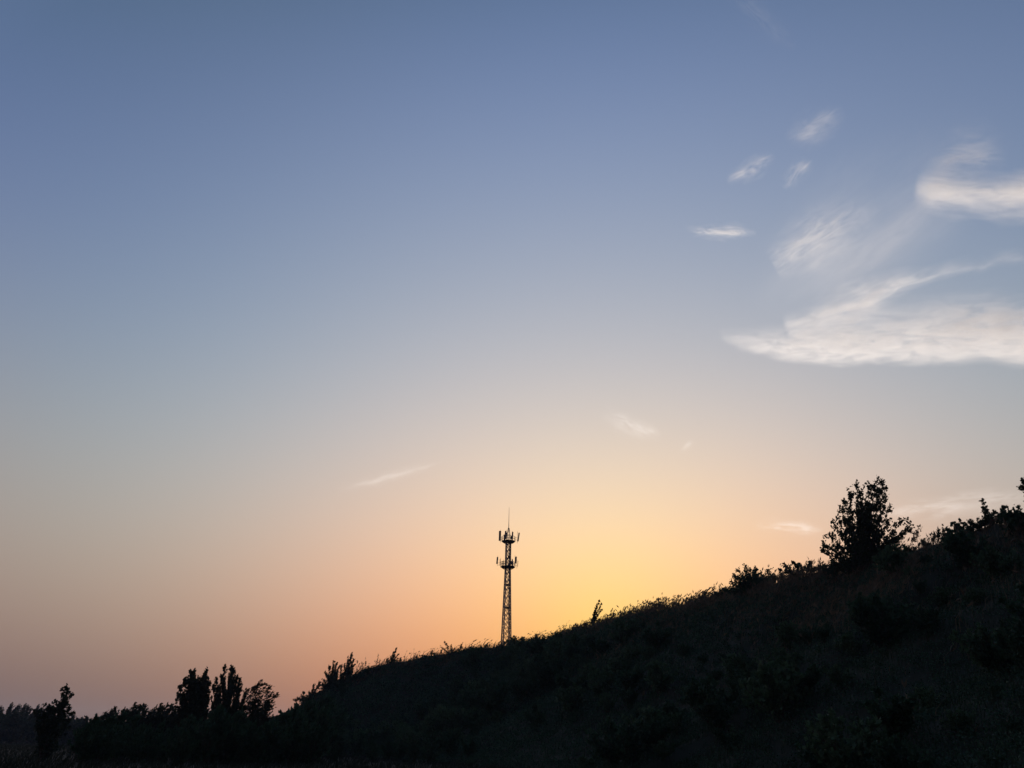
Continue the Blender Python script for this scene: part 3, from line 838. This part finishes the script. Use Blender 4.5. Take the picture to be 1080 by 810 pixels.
def wisp(name, parent, pts, tau, R=5000.0, seed=0, streak=(5.0, 0.9), crisp=0.0, frame=None, lo=0.42, hi=0.62, wob=0.8, fat=1.4):
    """pts: (px, py, half thickness in px) along the wisp; a flattened tube of thin cloud along it"""
    P = np.array(pts, float)
    mid = P[len(P) // 2]
    d0 = ray((P[0, 0] + P[-1, 0]) / 2, (P[0, 1] + P[-1, 1]) / 2); C = CAM + d0 * R
    right = np.cross(d0, UP); right /= np.linalg.norm(right); upv = np.cross(right, d0)

    def plane(px, py):
        d = ray(px, py); q = d * (R / (d @ d0)) + CAM - C
        return np.array([q @ right, q @ upv])
    a, b = plane(*P[0, :2]), plane(*P[-1, :2])
    X = (b - a) / np.linalg.norm(b - a); Y = np.array([-X[1], X[0]])
    XL = np.array([[plane(p[0], p[1]) @ X, plane(p[0], p[1]) @ Y] for p in P])
    W = P[:, 2] * R / FPX * fat
    if XL[1, 0] - XL[0, 0] < 0: XL = XL[::-1]; W = W[::-1]
    x0, x1 = XL[0, 0], XL[-1, 0]
    ymin = XL[:, 1].min(); yr = max(XL[:, 1].max() - ymin, 1.0); wmax = W.max()
    T = (XL[:, 0] - x0) / (x1 - x0)
    xw, yw = right * X[0] + upv * X[1], right * Y[0] + upv * Y[1]
    M = Matrix([[*map(float, (xw[i], yw[i], -d0[i])), float(C[i])] for i in range(3)] + [[0, 0, 0, 1]])
    # mesh
    n, k = 40, 14
    tt = np.linspace(0, 1, n); yc = np.interp(tt, T, XL[:, 1]); ww = np.interp(tt, T, W)
    sm = lambda q: np.convolve(np.pad(q, 3, 'edge'), np.ones(7) / 7, 'valid')
    yc, ww = sm(yc), np.maximum(sm(ww), wmax * 0.06)
    ang = np.arange(k) * 2 * math.pi / k
    vs = np.stack([np.repeat((x0 + tt * (x1 - x0))[:, None], k, 1), yc[:, None] + np.cos(ang) * ww[:, None] * 1.25, np.sin(ang) * (ww[:, None] * 0.7 + 15)], 2).reshape(-1, 3)
    fs = [(i * k + j, i * k + (j + 1) % k, (i + 1) * k + (j + 1) % k, (i + 1) * k + j) for i in range(n - 1) for j in range(k)]
    fs += [tuple(range(k))[::-1], tuple(range((n - 1) * k, n * k))]
    m, nt = new_mat(name); N, L = nt.nodes, nt.links
    out = N.new('ShaderNodeOutputMaterial'); vol = N.new('ShaderNodeVolumePrincipled')
    vol.inputs['Color'].default_value = (1, 1, 1, 1); vol.inputs['Anisotropy'].default_value = 0.45
    tc = N.new('ShaderNodeTexCoord'); sp = N.new('ShaderNodeSeparateXYZ'); L.new(tc.outputs['Object'], sp.inputs[0])
    wn = N.new('ShaderNodeTexNoise'); wn.inputs['Scale'].default_value = 1.0; wn.inputs['Detail'].default_value = 3
    mp = N.new('ShaderNodeMapping'); mp.inputs['Scale'].default_value = (1 / (wmax * 2.5), 1 / (wmax * 1.2), 1 / (wmax * 4)); mp.inputs['Location'].default_value = (seed * 3.1, seed, 0)
    L.new(tc.outputs['Object'], mp.inputs[0]); L.new(mp.outputs[0], wn.inputs['Vector'])
    t = math_node(nt, 'DIVIDE', math_node(nt, 'SUBTRACT', sp.outputs['X'], x0), x1 - x0, clamp=True)
    yco = math_node(nt, 'MULTIPLY_ADD', fcurve(nt, t, [(float(a), float((y - ymin) / yr)) for a, y in zip(T, XL[:, 1])]), yr, ymin)
    wo = math_node(nt, 'MAXIMUM', math_node(nt, 'MULTIPLY', fcurve(nt, t, [(float(a), float(q / wmax)) for a, q in zip(T, W)]), wmax), wmax * 0.03)
    wobble = math_node(nt, 'MULTIPLY', math_node(nt, 'SUBTRACT', wn.outputs['Fac'], 0.5), wmax * wob * 1.6)
    v = math_node(nt, 'DIVIDE', math_node(nt, 'ADD', math_node(nt, 'SUBTRACT', sp.outputs['Y'], yco), wobble), wo)
    vn = math_node(nt, 'MULTIPLY_ADD', v, 0.5, 0.5, clamp=True)
    prof = fcurve(nt, vn, [(0, 0), (0.12 * (1 - crisp) + 0.03, 0.12), (0.36 - 0.16 * crisp, 0.5 + 0.35 * crisp), (0.5 - 0.15 * crisp, 1.0), (0.64, 0.5), (0.8, 0.17), (1, 0)])
    nz = N.new('ShaderNodeTexNoise'); nz.inputs['Scale'].default_value = 1.0; nz.inputs['Detail'].default_value = 7; nz.inputs['Roughness'].default_value = 0.62
    nz.inputs['Distortion'].default_value = 0.9
    m2 = N.new('ShaderNodeMapping'); m2.inputs['Rotation'].default_value = (0, 0, math.radians(-14))
    sc = 1 / (70.0)
    m2.inputs['Scale'].default_value = (sc / streak[0], sc / streak[1] * 0.7, sc / 8); m2.inputs['Location'].default_value = (seed, seed * 1.7, 0)
    L.new(tc.outputs['Object'], m2.inputs[0]); L.new(m2.outputs[0], nz.inputs['Vector'])
    mrn = N.new('ShaderNodeMapRange'); mrn.inputs['From Min'].default_value = lo; mrn.inputs['From Max'].default_value = hi; mrn.inputs['To Min'].default_value = 0.02
    n3 = N.new('ShaderNodeTexNoise'); n3.inputs['Scale'].default_value = 1.0; n3.inputs['Detail'].default_value = 6; n3.inputs['Roughness'].default_value = 0.68; n3.inputs['Distortion'].default_value = 1.6
    m3 = N.new('ShaderNodeMapping'); m3.inputs['Rotation'].default_value = (0, 0, math.radians(-38)); m3.inputs['Scale'].default_value = (1 / 170, 1 / 55, 1 / 420); m3.inputs['Location'].default_value = (seed * 0.7, seed * 2.3, 0)
    L.new(tc.outputs['Object'], m3.inputs[0]); L.new(m3.outputs[0], n3.inputs['Vector'])
    both = math_node(nt, 'MULTIPLY_ADD', nz.outputs['Fac'], 0.55, math_node(nt, 'MULTIPLY', n3.outputs['Fac'], 0.45))
    L.new(both, mrn.inputs['Value'])
    ends = fcurve(nt, t, [(0, 0), (0.15, 0.35), (0.38, 1), (0.65, 1), (0.86, 0.35), (1, 0)]) if frame is None else fcurve(nt, t, frame)
    dens = math_node(nt, 'MULTIPLY', math_node(nt, 'MULTIPLY', prof, mrn.outputs['Result']), ends)
    dens = math_node(nt, 'MULTIPLY', math_node(nt, 'MAXIMUM', dens, 0.0), tau / (1.2 * wmax) * 0.55)
    L.new(dens, vol.inputs['Density']); L.new(vol.outputs[0], out.inputs['Volume'])
    o = mesh_obj(name, vs, fs, m, None)
    if parent is None:
        o.matrix_world = M
        return o
    o.parent = parent; o.matrix_parent_inverse = Matrix.Identity(4); o.matrix_basis = parent.matrix_basis.inverted() @ M
    return o


def cloud(label, pts, tau, name='cirrus_cloud', **kw):
    return tag(wisp(name, None, pts, tau, **kw), label, 'cloud')


OPEN_R = [(0, 0), (0.1, 0.6), (0.25, 1), (0.7, 1), (1, 1)]
c0 = CAM + ray(930, 340) * 5000
big = thing('cirrus_cloud', 'largest bright cloud band low at right with a streamer above it', 'cloud', c0)
wisp('cloud_band', big, [(758, 352, 7), (800, 360, 12), (845, 362, 17), (900, 357, 21), (960, 352, 23), (1020, 344, 26), (1075, 347, 26), (1130, 350, 27)], 4.8, seed=1, crisp=0.75, frame=OPEN_R, lo=0.38, hi=0.6, wob=0.55)
wisp('cloud_streamer', big, [(830, 350, 14), (870, 334, 18), (910, 316, 16), (950, 298, 11), (990, 285, 8), (1035, 276, 8), (1085, 276, 8)], 3.0, seed=2, frame=[(0, 0), (0.15, 0.8), (0.4, 1), (0.65, 0.55), (0.85, 0.3), (1, 0.2)], lo=0.36, hi=0.62)
wisp('cloud_veil', big, [(820, 350, 12), (860, 340, 18), (905, 328, 22), (960, 322, 24), (1020, 322, 22), (1085, 330, 20)], 0.3, seed=21, frame=[(0, 0), (0.15, 0.8), (0.4, 1), (0.65, 0.8), (0.85, 0.7), (1, 0.7)], crisp=0.3, lo=0.36, hi=0.66)
cloud('bright curved cloud at the right edge above the largest band', [(966, 190, 14), (985, 196, 20), (1010, 205, 17), (1040, 211, 15), (1075, 207, 19), (1110, 198, 22)], 4.0, seed=3, frame=OPEN_R, crisp=0.5, lo=0.36, hi=0.62)
cloud('faint veil of cloud streaks rising above the bright curved cloud', [(975, 180, 14), (1000, 168, 20), (1030, 172, 24), (1060, 182, 20)], 1.1, seed=4)
cloud('soft feathery cloud patch between the small streak and the curved cloud', [(815, 280, 13), (840, 262, 20), (865, 247, 22), (895, 232, 18), (930, 215, 14)], 1.9, seed=5, crisp=0.2, streak=(3, 1.1), frame=[(0, 0), (0.12, 0.8), (0.35, 1), (0.6, 0.6), (1, 0)])
cloud('wide faint veil of cloud between the feathery patch and the curved cloud', [(800, 330, 30), (850, 295, 48), (905, 255, 55), (960, 215, 48), (1010, 170, 36), (1060, 130, 25)], 0.8, seed=14, streak=(6, 1.5), lo=0.3, hi=0.7)
cloud('short thin white streak cloud, leftmost of the right-hand clouds', [(722, 238, 4), (738, 244, 6), (758, 246, 7), (778, 244, 7), (799, 246, 4)], 1.6, seed=6, streak=(3, 0.5))
cloud('small slanting wisp cloud above the short thin streak', [(766, 193, 7), (785, 182, 10), (800, 174, 10), (818, 164, 6)], 1.2, seed=7, streak=(2, 0.8))
cloud('faint topmost wisp cloud high at the right', [(828, 148, 9), (848, 138, 14), (868, 128, 14), (892, 118, 9)], 0.8, seed=8, streak=(3, 0.9))
cloud('tiny faint wisp cloud beside the small slanting wisp', [(826, 200, 6), (837, 188, 9), (846, 176, 9), (855, 166, 5)], 0.9, seed=9, streak=(2, 0.8))
cloud('thin slanting streak cloud left above the tower', [(350, 518, 3), (385, 510, 6), (415, 501, 6), (445, 493, 5), (472, 487, 3)], 0.3, seed=10, streak=(4, 0.4), lo=0.34, hi=0.62)
cloud('small pale wisp cloud above the brightest glow right of the tower', [(636, 434, 6), (655, 446, 10), (675, 452, 9), (702, 459, 5)], 1.0, seed=11, streak=(2, 0.6))
cloud('tiny slanting wisp cloud right of the small pale wisp', [(712, 480, 3), (722, 472, 5), (733, 464, 3)], 0.25, seed=12, streak=(2, 0.6))
cloud('very faint wisp cloud at the top edge right of centre', [(770, -10, 8), (795, 12, 12), (818, 32, 12), (840, 55, 8)], 0.16, seed=15, streak=(4, 1))
cloud('long faint low cloud bar behind the right end of the crest', [(900, 545, 5), (950, 540, 9), (1010, 532, 10), (1070, 526, 9), (1120, 522, 6)], 0.7, seed=16, streak=(5, 0.6))
cloud('low warm streak cloud left of the tall hillside tree', [(795, 552, 5), (815, 554, 7), (840, 556, 7), (870, 560, 5)], 0.9, seed=13, streak=(4, 0.5))

# ------------------------------------------------------------------ air
if True:
    X, Y0, Y1, Z0, Z1 = 2050, -2050, 2050, -1.0, 75
    vs = [(x, y, z) for z in (Z0, Z1) for x, y in ((-X, Y0), (X, Y0), (X, Y1), (-X, Y1))]
    m, nt = new_mat('haze_air')
    o_ = nt.nodes.new('ShaderNodeOutputMaterial'); vp = nt.nodes.new('ShaderNodeVolumePrincipled')
    vp.inputs['Color'].default_value = (0.62, 0.78, 1.0, 1); vp.inputs['Density'].default_value = 0.00015; vp.inputs['Anisotropy'].default_value = 0.2
    nt.links.new(vp.outputs[0], o_.inputs['Volume'])
    hz_o = mesh_obj('haze', vs, [(3, 2, 1, 0), (4, 5, 6, 7), (0, 1, 5, 4), (1, 2, 6, 5), (2, 3, 7, 6), (3, 0, 4, 7)], m)
    tag(hz_o, 'thin evening haze over the field and hill', 'haze', kind='stuff')

# ------------------------------------------------------------------ camera and output
cam = bpy.data.cameras.new('camera'); co_ = link(bpy.data.objects.new('camera', cam)); scene.camera = co_
cam.sensor_width = 36.0; cam.lens = 36.0 * FPX / 1080.0; cam.clip_end = 20000; cam.clip_start = 0.1
co_.matrix_world = Matrix.Translation(Vector(CAM)) @ Matrix.Rotation(math.pi / 2 + PITCH, 4, 'X') @ Matrix.Rotation(ROLL, 4, 'Z')
scene.render.engine = 'CYCLES'
scene.cycles.use_denoising = True
scene.cycles.volume_bounces = 8
scene.cycles.volume_step_rate = 0.6
scene.cycles.volume_max_steps = 96
scene.cycles.max_bounces = 10
scene.cycles.diffuse_bounces = 3
scene.cycles.transparent_max_bounces = 16
vs_ = scene.view_settings
vs_.view_transform = 'Standard'; vs_.look = 'None'; vs_.exposure = 0.0; vs_.gamma = 1.0; vs_.use_curve_mapping = False
scene.render.resolution_x = 1024; scene.render.resolution_y = 768
